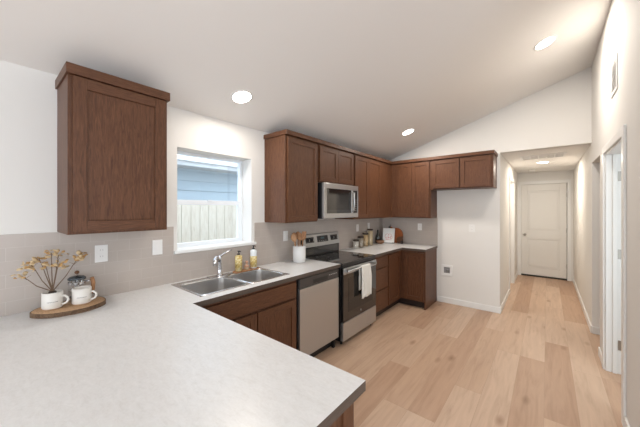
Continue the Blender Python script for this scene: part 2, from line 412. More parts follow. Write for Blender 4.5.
b=MB(); casing(b,'y',HY,-1,-.475,.33,2.085); b.box(-.475,-.466,HY,HY+.11,0,2.085,trimw).box(.328,.33,HY+.02,HY+.11,0,2.085,trimw).box(-.466,.328,HY,HY+.11,2.077,2.085,trimw)
b.build('door_frame', d1, bevel=.003)
MB().box(-.466,.328,HY-.005,HY+.11,0,.018,iron).build('threshold', d1)
MB().box(-.5,.36,HY+.112,HY+.14,0,2.1,doorw).build('weather_panel', d1)

d2 = empty_struct('door_2', (HL, 6.5, 0))
b=MB(); casing(b,'x',HL,1,6.09,6.90,2.06); b.box(HL-.115,HL,6.09,6.10,0,2.06,trimw).box(HL-.115,HL,6.89,6.90,0,2.06,trimw).box(HL-.115,HL,6.10,6.89,2.05,2.06,trimw)
b.build('door_frame', d2, bevel=.003)
lf=door_leaf('door_leaf', d2, 6.103, 6.887, HL-.075, .012, 2.045, [(.20,.84),(1.03,1.93)], 'x')

d3 = empty_struct('door_3', (HR, 3.3, 0))
b=MB(); casing(b,'x',HR,-1,D0,D1,DZ,.066); b.box(HR,HR+.115,D0,D0+.016,0,DZ,trimw).box(HR,HR+.115,D1-.016,D1,0,DZ,trimw).box(HR,HR+.115,D0+.016,D1-.016,DZ-.016,DZ,trimw)
b.box(HR+.045,HR+.075,D1-.028,D1-.016,0,DZ-.016,trimw).box(HR+.045,HR+.075,D0+.016,D0+.028,0,DZ-.016,trimw)
b.build('door_frame', d3, bevel=.003)
lf=door_leaf('door_leaf', d3, HR+.125, HR+.925, D1-.05, .012, DZ-.02, [(.20,.84),(1.03,1.90)], 'y', m=trimw)
for z in (.22,1.06,1.78):
    MB().box(HR+.080,HR+.118,D1-.0185,D1-.016,z,z+.09,nickel).tube([(HR+.119,D1-.022,z),(HR+.119,D1-.022,z+.09)],.006,nickel).build('hinge', lf)

# ------------------------------------------------------------------ cabinets
def shaker(name, parent, plane, face, a0, a1, z0, z1, out, fr=.055, flat=False):
    """door: plane 'x' -> front face at x=face, spreads a in y. out=+1/-1 direction it faces"""
    b = MB(); th=.019
    def bx(p0,p1,d0,d1,zz0,zz1,m):
        f0,f1 = face-out*d0, face-out*d1
        if plane=='x': b.box(f0,f1,p0,p1,zz0,zz1,m)
        else: b.box(p0,p1,f0,f1,zz0,zz1,m)
    if flat: bx(a0,a1,0,th,z0,z1,cab_h)
    else:
        bx(a0,a0+fr,0,th,z0,z1,cab_v); bx(a1-fr,a1,0,th,z0,z1,cab_v)
        bx(a0+fr,a1-fr,0,th,z0,z0+fr,cab_h); bx(a0+fr,a1-fr,0,th,z1-fr,z1,cab_h)
        bx(a0+fr,a1-fr,.009,th-.002,z0+fr,z1-fr,cab_v)
    return b.build(name, parent, bevel=.0018)
def body(parent, *boxes, name='body'):
    b = MB()
    for q in boxes: b.box(*q, cab_v)
    return b.build(name, parent, bevel=.0015)

UX = -2.052; UB = -2.072   # door face, carcass front on the window wall
UZ0, UZ1 = 1.378, 2.285
g = 'stained shaker wall cabinets'
# left of the window
c = thing('wall_cabinet', 'brown shaker wall cabinet left of the window, standing alone', 'cabinet', (-2.236,.57,UZ0), g)
body(c, (WX+ty,UB,.308,.832,UZ0,UZ1), (WX,WX+ty,.308,.832,UZ0+.002,UZ1))
shaker('door', c, 'x', UX, .328, .812, UZ0+.014, UZ1-.012, 1, .062)
b = MB(); e=.010
b.box(WX,UX+e,.308-e,.832+e,2.278,2.335,cab_h); b.build('crown_moulding', c, bevel=.002)
# tall cabinet before the microwave
c = thing('wall_cabinet', 'brown wall cabinet right of the window with one tall door', 'cabinet', (-2.236,2.23,UZ0), g)
body(c, (WX+ty,UB,1.972,2.480,UZ0,UZ1), (WX,WX+ty,1.972,2.48,UZ0+.002,UZ1))
shaker('door', c, 'x', UX, 1.996, 2.468, UZ0+.014, UZ1-.020, 1)
c = thing('wall_cabinet', 'short brown two-door cabinet directly above the microwave', 'cabinet', (-2.236,2.86,1.838), g)
body(c, (WX,UB,2.506,3.244,1.838,UZ1))
shaker('door', c, 'x', UX, 2.514, 2.873, 1.852, UZ1-.020, 1); shaker('door', c, 'x', UX, 2.877, 3.236, 1.852, UZ1-.020, 1)
c = thing('wall_cabinet', 'brown two-door wall cabinet between microwave and room corner', 'cabinet', (-2.236,3.85,UZ0), g)
FYU = 4.446; FYB = FYU+.02
body(c, (WX+ty,UB,3.270,FY-ty,UZ0,UZ1), (WX,WX+ty,3.270,FY,UZ0+.002,UZ1))
shaker('door', c, 'x', UX, 3.280, 3.655, UZ0+.014, UZ1-.020, 1); shaker('door', c, 'x', UX, 3.659, 4.045, UZ0+.014, UZ1-.020, 1)
c = thing('wall_cabinet', 'brown two-door wall cabinet on far wall beside the room corner', 'cabinet', (-1.73,4.63,UZ0), g)
body(c, (UB+.001,-1.416,FYB,FY-ty,UZ0,UZ1), (UB+.001,-1.416,FY-ty,FY,UZ0+.002,UZ1))
shaker('door', c, 'y', FYU, -1.985, -1.712, UZ0+.014, UZ1-.020, -1); shaker('door', c, 'y', FYU, -1.708, -1.432, UZ0+.014, UZ1-.020, -1)
c = thing('wall_cabinet', 'short brown two-door cabinet over the empty refrigerator space', 'cabinet', (-.99,4.63,1.825), g)
body(c, (-1.415,-.572,FYB,FY,1.825,UZ1))
shaker('door', c, 'y', FYU, -1.385, -1.002, 1.842, UZ1-.020, -1); shaker('door', c, 'y', FYU, -.986, -.602, 1.842, UZ1-.020, -1)
# crown running over all of them
b = MB(); e=.014
poly = [(WX,1.972-e),(UX+e,1.972-e),(UX+e,FYU-e),(-.572+e,FYU-e),(-.572+e,FY),(WX,FY)]
b.prism(poly, 'z', 2.2855, 2.330, cab_h)
crown = tag(b.build('crown_moulding', bevel=.003), 'long flat brown crown moulding running over the cabinet corner', 'moulding')

# ---- base cabinets
BX = -1.79; BB = -1.81       # door face, carcass front
bz0, bz1 = .105, .877
g = 'stained base cabinets'
c = thing('base_cabinet', 'brown sink base cabinet with false drawer front and two doors', 'cabinet', (-2.1,1.4,0), g)
body(c, (WX+.005,BB,.87,.885,bz0,bz1), (WX+.005,BB,1.848,1.863,bz0,bz1), (WX+.005,BB,.885,1.848,bz0,bz0+.015), (BB-.02,BB,.885,1.848,.84,bz1), (BB-.02,BB,.885,1.848,.68,.70), (BB-.02,BB,1.35,1.44,bz0,.68), (WX+.005,WX+.02,.885,1.848,bz0,bz1))
shaker('drawer_front', c, 'x', BX, .945, 1.845, .712, .850, 1, flat=True)
shaker('door', c, 'x', BX, .945, 1.398, bz0+.012, .692, 1, .06); shaker('door', c, 'x', BX, 1.408, 1.845, bz0+.012, .692, 1, .06)
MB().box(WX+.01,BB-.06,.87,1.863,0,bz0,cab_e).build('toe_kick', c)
c = thing('base_cabinet', 'brown base cabinet with three stacked drawers right of the range', 'cabinet', (-2.1,3.53,0), g)
body(c, (WX+.005,BB,3.296,3.762,bz0,bz1))
for z0,z1 in ((.705,.850),(.405,.690),(bz0+.012,.390)): shaker('drawer', c, 'x', BX, 3.312, 3.748, z0, z1, 1, flat=True)
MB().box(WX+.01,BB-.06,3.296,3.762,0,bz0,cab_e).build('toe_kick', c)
c = thing('base_cabinet', 'brown L-shaped corner base cabinet with two facing doors and end panel', 'cabinet', (-2.0,4.4,0), g)
FB = 4.25; FD = 4.23
b = MB().prism([(WX+.005,3.764),(BB,3.764),(BB,FB),(-1.436,FB),(-1.436,FY-.002),(WX+.005,FY-.002)], 'z', bz0, bz1, cab_v)
b.build('body', c, bevel=.0015)
shaker('door', c, 'x', BX, 3.782, 4.190, bz0+.012, .850, 1, .06); shaker('door', c, 'y', FD, -1.755, -1.440, bz0+.012, .850, -1, .06)
MB().box(-1.436,-1.416,FD+.005,FY-.015,0,bz1,cab_v).build('end_panel', c, bevel=.0015)
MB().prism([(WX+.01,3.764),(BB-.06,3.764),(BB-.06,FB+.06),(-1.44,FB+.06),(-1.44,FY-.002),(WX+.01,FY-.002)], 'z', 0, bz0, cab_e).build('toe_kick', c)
# peninsula cabinet
PX, PY = -.50, .868
c = thing('base_cabinet', 'brown peninsula base cabinet under the near end of the counter', 'cabinet', (-1.4,.5,0), g)
body(c, (WX+.005,PX-.05,.24,PY-.045,bz0,bz1))
MB().box(PX-.05,PX-.03,.22,PY-.043,0,bz1,cab_v).box(PX-.03,PX-.022,PY-.105,PY-.043,0,bz1,cab_v).box(PX-.03,PX-.022,.22,.28,0,bz1,cab_v).build('end_panel', c, bevel=.0015)
MB().box(WX+.005,PX-.05,.22,.24,0,bz1,cab_v).build('back_panel', c, bevel=.0015)
MB().box(WX+.01,PX-.05,.24,PY-.11,0,bz0,cab_e).build('toe_kick', c)
shaker('door', c, 'y', PY-.025, -1.70, -1.15, bz0+.012, .85, 1, .06); shaker('door', c, 'y', PY-.025, -1.14, -.56, bz0+.012, .85, 1, .06)

# ---- countertops
CZ0, CZ1 = .878, .914
SK = (-2.335,-1.858,.967,1.83)  # sink rim outline
cut = (SK[0]+.012,SK[1]-.012,SK[2]+.012,SK[3]-.012)
CF = -1.771; CB = WX+ty
b = MB()
def slab(b, x0,x1,y0,y1): b.box(x0,x1,y0,y1,CZ0,CZ1,lam)
bm = b.bm
# a grid of cells with the sink cell left out; outer walls get the edge material
xs = [CB,cut[0],cut[1],CF,PX]; ys = [-.14,PY,cut[2],cut[3],2.528]
def counter(b, xs, ys, inside):
    li, ei = b.mi(lam), b.mi(lam_edge); V = {}
    def v(i,j,z):
        k=(i,j,z)
        if k not in V: V[k]=b.bm.verts.new((xs[i],ys[j],z))
        return V[k]
    nx, ny = len(xs)-1, len(ys)-1
    ins = lambda i,j: 0<=i<nx and 0<=j<ny and inside(i,j)
    for i in range(nx):
        for j in range(ny):
            if not ins(i,j): continue
            f=b.bm.faces.new([v(i,j,CZ1),v(i+1,j,CZ1),v(i+1,j+1,CZ1),v(i,j+1,CZ1)]); f.material_index=li
            f=b.bm.faces.new([v(i,j,CZ0),v(i,j+1,CZ0),v(i+1,j+1,CZ0),v(i+1,j,CZ0)]); f.material_index=li
            for (di,dj,a,c2) in ((-1,0,(i,j),(i,j+1)),(1,0,(i+1,j+1),(i+1,j)),(0,-1,(i+1,j),(i,j)),(0,1,(i,j+1),(i+1,j+1))):
                if not ins(i+di,j+dj):
                    f=b.bm.faces.new([v(*a,CZ0),v(*c2,CZ0),v(*c2,CZ1),v(*a,CZ1)]); f.material_index=ei
counter(b, xs, ys, lambda i,j: (j==0) or (i<3 and not (i==1 and j==2)))
tag(b.build('countertop'), 'large white marbled countertop with sink and peninsula end', 'countertop')
b = MB()
counter(b, [CB,CF,-1.405], [3.297,4.209,FY-ty], lambda i,j: i==0 or j==1)
tag(b.build('countertop'), 'small L-shaped white countertop in the far corner past the range', 'countertop')

# ------------------------------------------------------------------ sink
def rrect(x0,x1,y0,y1,r,n=5):
    p=[]
    for cx,cy,a in ((x1-r,y1-r,0),(x0+r,y1-r,PI/2),(x0+r,y0+r,PI),(x1-r,y0+r,1.5*PI)):
        for k in range(n+1):
            t=a+PI/2*k/n; p.append((cx+r*math.cos(t),cy+r*math.sin(t)))
    return p
sk = thing('kitchen_sink', 'double-bowl stainless steel sink set in the counter under the window', 'sink', (-2.1,1.4,.914))
b = MB(); zt = .918
xa,xb,ya,yb = SK; ym=(ya+yb)/2
bowls = [(xa+.065,xb-.025,ya+.025,ym-.012),(xa+.065,xb-.025,ym+.012,yb-.025)]
for (p0,p1,q0,q1) in bowls:
    ya_, yb_ = (ya, ym) if q0 < ym-.1 else (ym, yb)
    outer = []
    inner = rrect(p0,p1,q0,q1,.06)
    cx,cy=(p0+p1)/2,(q0+q1)/2
    for (x,y) in inner:       # project each inner point onto the rectangle of the half rim
        dx,dy=x-cx,y-cy
        k=1e9
        if dx>0: k=min(k,(xb-cx)/dx)
        if dx<0: k=min(k,(xa-cx)/dx)
        if dy>0: k=min(k,(yb_-cy)/dy)
        if dy<0: k=min(k,(ya_-cy)/dy)
        outer.append((cx+dx*k,cy+dy*k))
    # put rectangle corners exactly
    for cxr,cyr in ((xb,yb_),(xa,yb_),(xa,ya_),(xb,ya_)):
        j=min(range(len(outer)),key=lambda i:(outer[i][0]-cxr)**2+(outer[i][1]-cyr)**2); outer[j]=(cxr,cyr)
    n=len(inner)
    def skin(rings, mm, floor_=False):
        vs=[p for r_ in rings for p in r_]; fs=[]
        for j in range(len(rings)-1):
            for k in range(n): fs.append((j*n+k,j*n+(k+1)%n,(j+1)*n+(k+1)%n,(j+1)*n+k))
        if floor_: fs.append(tuple(range((len(rings)-1)*n,len(rings)*n)))
        q_ = MB(); q_.faces(vs,fs,mm,True); return q_
    sc = lambda k_,z_: [(cx+(x-cx)*k_,cy+(y-cy)*k_,z_) for x,y in inner]
    skin([[(x,y,.9142) for x,y in outer],[(cx+(x-cx)*.985,cy+(y-cy)*.985,zt+.001) for x,y in outer],sc(1.03,zt+.001),sc(1.0,zt-.002),sc(.99,zt-.008)], ss_sink).build('rim', sk)
    skin([sc(.99,zt-.008),sc(.97,zt-.08),sc(.95,zt-.155),sc(.90,zt-.182),sc(.82,zt-.190),sc(.2,zt-.195)], ss_bowl, True).build('bowl', sk)
for (p0,p1,q0,q1) in bowls:
    MB().lathe([(.045,.7235),(.045,.727),(.030,.727),(.028,.7238),(1e-6,.7238)], ((p0+p1)/2,(q0+q1)/2,0), nickel, 20).build('drain', sk)

fc = thing('faucet', 'chrome single-lever kitchen faucet behind the sink', 'faucet', (-2.300,1.375,.919))
fx,fy=-2.300,1.375
MB().lathe([(.030,.9185),(.030,.926),(.022,.934),(.021,.98),(.019,1.05),(.021,1.062),(.022,1.088),(.018,1.10),(1e-6,1.103)],(fx,fy,0),chrome,20).box(fx-.028,fx+.028,fy-.11,fy+.11,.9185,.9235,chrome).build('base', fc)
sp = MB().tube([(fx,fy,1.045),(fx+.02,fy-.025,1.075),(fx+.045,fy-.05,1.095),(fx+.075,fy-.08,1.098),(fx+.095,fy-.098,1.085)],[.014,.014,.014,.015,.016],chrome,14).build('spout', fc)
MB().tube([(fx+.090,fy-.094,1.092),(fx+.102,fy-.104,1.072),(fx+.107,fy-.108,1.035)],[.017,.019,.018],chrome,16).build('spray_head', sp)
MB().tube([(fx,fy,1.092),(fx,fy+.03,1.105),(fx+.01,fy+.07,1.128),(fx+.015,fy+.115,1.142)],[.009,.007,.006,.005],chrome,10).build('lever', fc)

# soap tray and bottles
tr = tag(MB().prism(rrect(-2.325,-2.255,1.515,1.80,.02),'z',.9186,.930,spoonw).build('wooden_tray', bevel=.002),'small brown wooden tray behind the sink holding soap bottles','tray')
tr.location.x += 0
labm = mat('yellow_floral_label', (0.62,0.50,0.20), .5)
lv = noise(labm, mapping(labm,(1,1,1)), 60, 3, .5)
lk(labm, ramp(labm, lv, [(.38,(0.45,0.30,0.08)),(.5,(0.66,0.52,0.20)),(.62,(0.74,0.66,0.42))]), bsdf(labm).inputs['Base Color'])
botw = mat('bottle_clear_white', (0.74,0.78,0.80), .25)
def soap(x,y,h,label,white,lbl):
    t = thing('soap_bottle', lbl, 'bottle', (x,y,.9305))
    r=.033; z=.9305
    MB().lathe([(r-.004,z),(r,z+.005),(r,z+h-.02),(r-.004,z+h-.006),(.012,z+h),(.012,z+h+.008)],(x,y,0),white,20).build('bottle_body', t)
    MB().lathe([(r+.0006,z+.012),(r+.0006,z+h*label)],(x,y,0),labm,20).build('bottle_label', t)
    MB().lathe([(.013,z+h+.003),(.013,z+h+.016),(.005,z+h+.018),(.005,z+h+.032),(.012,z+h+.033),(.011,z+h+.041),(1e-6,z+h+.042)],(x,y,0),black,14).box(x-.005,x+.03,y-.005,y+.005,z+h+.032,z+h+.040,black).build('pump', t)
soap(-2.29,1.568,.150,.95,labm,'shorter yellow soap bottle with black pump, nearer the faucet')
soap(-2.29,1.742,.185,.66,botw,'taller soap bottle with clear top and yellow label, farther from faucet')
t = thing('dish_brush', 'small wooden scrub brush between the two soap bottles', 'brush', (-2.29,1.66,.9305))
MB().lathe([(.020,.9305),(.023,.945),(.021,.952)],(-2.29,1.66,0),mat('bristle_cream',(0.6,0.48,0.33),.9),16).build('bristles', t)
MB().lathe([(.023,.952),(.024,.966),(.012,.974),(.008,.985),(.015,.998),(.013,1.012),(1e-6,1.016)],(-2.29,1.66,0),mat('pinkish_wood',(0.52,0.30,0.20),.6),16).build('handle', t)

# crock of utensils
kx,ky = -2.22,2.335
MBc = MB().lathe([(.070,.9142),(.075,.918),(.075,1.098),(.071,1.100),(.069,1.097),(.069,.925),(1e-6,.924)],(kx,ky,0),ceram,32)
tag(MBc.build('utensil_crock'), 'white cylindrical ceramic crock of wooden utensils beside the range', 'crock')
ut = [(-.008,-.036,-.010,-.078,'spoon',spoonl,'leftmost pale spoon in the white crock'),(-.028,-.022,-.030,-.046,'spoon',spoonw,'round dark spoon, second from left in the white crock'),
      (.030,-.012,.034,-.022,'fork',spoonw,'slotted wooden fork at the middle front of the white crock'),(-.024,.006,-.030,.012,'spoon',spoonw,'dark spoon at the middle back of the white crock'),
      (.026,.022,.030,.044,'spatula',spoonw,'flat dark spatula, second from right in the white crock'),(-.006,.036,-.008,.076,'spoon',spoonl,'rightmost pale spoon leaning out of the white crock')]
for i,(bx_,by_,tx,tyy,kind,m,lb) in enumerate(ut):
    z1 = 1.185+[.0,.012,.012,.02,.022,.0][i]
    A = Vector((kx+bx_*.5,ky+by_*.5,.932)); B = Vector((kx+tx,ky+tyy,z1)); d=(B-A).normalized()
    t = thing('wooden_'+kind, lb, kind, A, 'wooden utensils in the crock')
    MB().tube([A,A+(B-A)*.5,B-d*.03],[.0045,.005,.006],m,8).build('handle', t)
    b = MB(); side = Vector((-.632,.774,0)).cross(Vector((0,0,1))).normalized()  # bowls face the room corner diagonally
    nrm = d.cross(side).normalized(); hw={'spoon':.033,'fork':.027,'spatula':.026}[kind]; L=.090
    n=9; vs=[];fs=[]
    for j in range(n):
        s_=j/(n-1)
        wv = hw*(math.sin(PI*min(1,max(.06,s_*.94+.04)))**.6 if kind!='spatula' else (.35+.65*min(1,s_*2.2)))
        for k in range(7):
            u=(k/6-.5)*2
            dep = (.010*(1-u*u)*math.sin(PI*s_) if kind=='spoon' else 0)
            p = B-d*.035+d*(s_*L)+side*(u*wv)-nrm*dep
            vs.append(p)
    for j in range(n-1):
        for k in range(6):
            if kind=='fork' and k in (1,4) and 2<j<6: continue
            fs.append((j*7+k,j*7+k+1,(j+1)*7+k+1,(j+1)*7+k))
    b.faces(vs,fs,m,True); b.build('blade' if kind!='spoon' else 'bowl', t, solid=.004)

# ------------------------------------------------------------------ dishwasher
dw = thing('dishwasher', 'stainless steel dishwasher between sink cabinet and range', 'dishwasher', (-2.1,2.19,0))
y0,y1=1.877,2.497
MB().box(WX+.02,BX-.012,y0-.008,y1+.006,.10,.874,black).build('body', dw)
MB().box(BX-.012,BX+.015,y0,y1,.115,.772,ss).build('door_panel', dw, bevel=.003)
b=MB(); b.box(BX-.012,BX+.013,y0,y1,.777,.868,dgrey); cp=b.build('control_panel', dw, bevel=.003)
MB().box(BX+.0125,BX+.0145,y0+.19,y0+.42,.793,.832,black).build('pocket_handle', cp)
b=MB()
for k in range(5): b.box(BX+.013,BX+.0145,y1-.17+k*.03,y1-.158+k*.03,.825,.832,plate)
b.build('control_marks', cp)
MB().box(WX+.02,BX-.07,y0,y1,0,.10,black).box(BX-.05,BX-.02,y1-.05,y1-.02,0,.10,black).build('toe_kick', dw)

# ------------------------------------------------------------------ range
rg = thing('range', 'stainless steel electric range with black glass top and oven door', 'range', (-2.05,2.905,0))
y0,y1=2.532,3.292; RF=-1.752
MB().box(WX+.02,RF-.03,y0,y1,.045,.905,black).build('body', rg, bevel=.002)
MB().box(-2.335,RF+.004,y0-.001,y1+.001,.905,.921,blackgl).build('cooktop', rg, bevel=.003)
for (cx,cy,r) in ((-1.93,2.72,.105),(-1.93,3.10,.08),(-2.18,2.72,.08),(-2.18,3.10,.095)):
    MB().lathe([(r,.9212),(r,.9216),(r-.003,.9216),(r-.003,.9212)],(cx,cy,0),dgrey,40,cap=False).build('burner_ring', rg)
MB().box(RF-.03,RF+.004,y0,y1,.870,.904,black).build('front_trim', rg, bevel=.002)
dr = MB().box(RF-.028,RF+.012,y0+.004,y1-.004,.262,.862,blackgl).build('oven_door', rg, bevel=.003)
MB().box(RF+.012,RF+.0145,y0+.10,y1-.10,.36,.74,ovenwin).build('oven_window', dr)
MB().box(RF+.0,RF+.016,y0+.004,y1-.004,.792,.862,ss).build('door_trim', dr, bevel=.002)
hx,hz=RF+.045,.832
MB().tube([(hx,y0+.035,hz),(hx,y1-.075,hz)],.011,ss,14).box(RF+.012,hx+.008,y0+.035,y0+.06,hz-.014,hz+.014,ss).box(RF+.012,hx+.008,y1-.085,y1-.06,hz-.014,hz+.014,ss).build('handle', dr)
MB().lathe([(.012,0),(.012,.0016),(1e-6,.0016)],(RF+.012,2.905,.31),slot,20,'x').build('badge', dr)
MB().box(RF-.028,RF+.012,y0+.004,y1-.004,.055,.256,ss).build('storage_drawer', rg, bevel=.003)
for yy in (y0+.05,y1-.05):
    for xx in (RF-.05,-2.3): MB().lathe([(.014,0),(.014,.046)],(xx,yy,0),black,12).build('foot', rg)
bgd = MB().prism([(WX+.018,.90),(-2.338,.90),(-2.338,.915),(-2.335,1.06),(-2.362,1.188),(WX+.018,1.188)],'y',y0,y1,black).build('backguard', rg)
MB().prism([(-2.334,1.062),(-2.326,1.062),(-2.354,1.192),(-2.365,1.196),(WX+.018,1.196),(WX+.018,1.188),(-2.362,1.188)],'y',y0+.001,y1-.001,ss).build('control_panel', bgd, bevel=.002)
MB().box(-2.338,-2.325,y0,y1,1.035,1.062,ss).box(-2.338,-2.332,y0+.02,y1-.02,.935,1.03,blackgl).build('lower_trim', bgd, bevel=.002)
def cpx(z): return -2.326-(z-1.062)/.13*.028
def cpbox(b,ya,yb,za,zb,m,th=.002):
    b.prism([(cpx(za),za),(cpx(za)+th,za),(cpx(zb)+th,zb),(cpx(zb),zb)],'y',ya,yb,m)
b=MB(); cpbox(b,2.80,3.03,1.085,1.165,black)
b.build('display', bgd)
for q0 in (2.575,3.09):
    b=MB(); cpbox(b,q0,q0+.16,1.09,1.16,black,.0015); b.build('knob_plate', bgd)
for yy in (2.615,2.695,3.13,3.21):
    zc=1.125; MB().lathe([(.024,0),(.024,.006),(.018,.010),(.016,.026),(1e-6,.027)],(cpx(zc),yy,zc),black,18,'x').box(cpx(zc)+.02,cpx(zc)+.031,yy-.004,yy+.004,zc-.016,zc+.016,nickel).build('knob', bgd)
b=MB(); 
for k in range(4): cpbox(b,2.83+k*.045,2.855+k*.045,1.095,1.102,slot,.0028)
cpbox(b,2.875,2.95,1.125,1.15,mat('display_digits',(0.10,0.16,0.18),.2),.0028)
b.build('display_marks', bgd)

# towel over the handle
ta,tb = 2.845,3.050
b=MB(); n=22; rows=[]
prof=[]
for j in range(9): prof.append((hx-.0165, .56+(hz-.56)*j/8, 'b'))
for j in range(1,8):
    a=PI-PI*j/8; prof.append((hx+.0165*math.cos(a), hz+.0165*math.sin(a),'t'))
L=.365
for j in range(15): prof.append((hx+.0165, hz-L*j/14,'f'))
vs=[];fs=[]
for j,(x,z,kd) in enumerate(prof):
    for k in range(n):
        s_=k/(n-1); amp = 0 if kd=='t' else (min(1,(hz-z)/.12))
        wob=(.006*math.sin(s_*2*PI*2.0+.6)+.004*math.sin(s_*2*PI*3.3+z*9))*amp
        fl=(.010*amp*((s_-.5)*2))
        if kd=='b': xx=x+min(0,wob*.3)
        else: xx=x+max(-.002,wob+ .006*amp)
        vs.append((xx, ta+(tb-ta)*s_+fl, z+(.006*s_ if kd=='f' and j==len(prof)-1 else 0)))
for j in range(len(prof)-1):
    for k in range(n-1): fs.append((j*n+k,j*n+k+1,(j+1)*n+k+1,(j+1)*n+k))
b.faces(vs,fs,cloth,True); tag(b.build('dish_towel', solid=.006),'off-white dish towel hanging over the oven door handle','towel')

# ------------------------------------------------------------------ microwave
mw = thing('microwave', 'stainless steel over-range microwave with dark glass door', 'microwave', (-2.2,2.89,1.40))
y0,y1=2.510,3.262; MX=-1.995; z0,z1=1.412,1.830
MB().box(WX+ty+.001,MX-.03,y0,y1,z0,z1,black).build('body', mw, bevel=.003)
MB().box(-2.30,-2.05,y0+.05,y1-.05,z0-.006,z0,dgrey).build('grease_filter', mw)
b=MB(); ys_=y1-.135
# door frame around the glass
b.box(MX-.03,MX,y0,y1,z1-.062,z1,ss).box(MX-.03,MX,y0,y1,z0,z0+.058,ss).box(MX-.03,MX,y0,y0+.055,z0+.058,z1-.062,ss).box(MX-.03,MX,ys_-.03,ys_+.012,z0+.058,z1-.062,ss).box(MX-.03,MX,y1-.014,y1,z0+.058,z1-.062,ss)
md=b.build('door', mw, bevel=.002)
MB().box(MX-.03,MX-.004,y0+.055,ys_-.03,z0+.058,z1-.062,blackgl).build('glass', md)
MB().box(MX-.004,MX-.0025,y0+.085,ys_-.075,z0+.10,z1-.11,ovenwin).build('window_mesh', md)
MB().box(MX-.03,MX-.003,ys_+.012,y1-.014,z0+.058,z1-.062,black).build('control_panel', mw)
b=MB()
for r in range(6):
    for k in range(3): b.box(MX-.003,MX-.0015,ys_+.026+k*.024,ys_+.040+k*.024,z0+.085+r*.028,z0+.094+r*.028,slot)
b.build('keypad', mw)
MB().tube([(MX,ys_-.018,z0+.075),(MX+.03,ys_-.018,z0+.095),(MX+.038,ys_-.018,(z0+z1)/2),(MX+.03,ys_-.018,z1-.10),(MX,ys_-.018,z1-.085)],.010,ss,10).build('handle', mw)

# ------------------------------------------------------------------ outlets and switches
def face_plate(name, label, cat, side, a, z, kind, wdt=.072, h=.117):
    """side 'L' on window wall tile, 'F' far wall tile, 'FW' far wall paint, 'R' right wall"""
    base = {'L':WX+ty,'F':FY-ty,'FW':FY,'R':HR}[side]; o_={'L':1,'F':-1,'FW':-1,'R':-1}[side]
    loc=(base,a,z) if side in 'LR' else (a,base,z)
    t=thing(name,label,cat,loc,'white wall plates')
    def bx(b,p0,p1,d0,d1,zz0,zz1,m):
        f0,f1=base+o_*d0,base+o_*d1
        if side in 'LR': b.box(f0,f1,p0,p1,zz0,zz1,m)
        else: b.box(p0,p1,f0,f1,zz0,zz1,m)
    b=MB(); bx(b,a-wdt/2,a+wdt/2,0,.005,z-h/2,z+h/2,plate); b.build('cover_plate',t,bevel=.0015)
    if kind=='outlet':
        for dz in (-.022,.022):
            b=MB(); bx(b,a-.017,a+.017,.005,.0065,z+dz-.014,z+dz+.014,plate)
            bx(b,a-.008,a-.006,.0065,.0067,z+dz-.002,z+dz+.008,slot); bx(b,a+.006,a+.008,.0065,.0067,z+dz-.002,z+dz+.008,slot); b.build('socket',t)
    elif kind=='switch':
        b=MB(); bx(b,a-.016,a+.016,.005,.0085,z-.033,z+.033,plate); b.build('rocker',t,bevel=.001)
    return t
face_plate('wall_outlet','white outlet on tile above the mug board, below lone cabinet','outlet','L',.531,1.215,'outlet')
face_plate('wall_switch','white rocker switch on tile just left of the window','switch','L',.889,1.220,'switch')
face_plate('wall_switch','white switch plate on tile between window and utensil crock','switch','L',2.281,1.205,'switch')
face_plate('wall_outlet','white outlet on tile above the shortest canister','outlet','L',3.887,1.215,'outlet')
face_plate('wall_outlet','white outlet on tile above the tallest canister','outlet','L',4.25,1.225,'outlet')
face_plate('wall_outlet','white outlet on far wall tile right of the leaning boards','outlet','F',-1.697,1.215,'outlet')
face_plate('wall_outlet','white refrigerator outlet high on the bare painted far wall','outlet','FW',-.90,1.225,'outlet',.085,.12)
face_plate('wall_switch','white switch plate on the hall right wall','switch','R',6.6,1.2,'switch')
t=thing('water_supply_box','white recessed water supply box low in refrigerator space','supply box',(-1.26,FY,.45))
b=MB(); X=-1.26; Z=.53
for q in ((X-.085,X-.048,Z-.085,Z+.085),(X+.048,X+.085,Z-.085,Z+.085),(X-.048,X+.048,Z+.048,Z+.085),(X-.048,X+.048,Z-.085,Z-.048)): b.box(q[0],q[1],FY-.012,FY,q[2],q[3],plate)
b.build('frame',t,bevel=.002)
MB().box(X-.048,X+.048,FY-.002,FY,Z-.048,Z+.048,mat('box_inside_grey',(0.30,0.29,0.29),.6)).build('recess',t)
MB().tube([(X+.015,FY-.004,Z-.05),(X+.015,FY-.012,Z-.02),(X+.015,FY-.012,Z+.01)],.006,nickel).box(X-.012,X+.035,FY-.018,FY-.01,Z-.012,Z-.004,mat('valve_dark',(0.03,0.03,0.035),.4)).build('valve',t)

# return-air vent on the right wall
t=thing('wall_vent','small white louvered vent high on the right wall','vent',(HR,3.26,2.46))
b=MB(); b.box(HR-.008,HR,3.13,3.16,2.46,2.74,trimw).box(HR-.008,HR,3.36,3.39,2.46,2.74,trimw).box(HR-.008,HR,3.16,3.36,2.46,2.49,trimw).box(HR-.008,HR,3.16,3.36,2.71,2.74,trimw)
b.build('frame',t,bevel=.002)
b=MB()
for k in range(10): b.prism([(HR-.007,2.49+k*.022),(HR,2.50+k*.022),(HR,2.506+k*.022),(HR-.007,2.496+k*.022)],'y',3.16,3.36,trimw)
b.build('louvers',t)
MB().box(HR-.0015,HR,3.16,3.36,2.49,2.71,slot).build('backing',t)
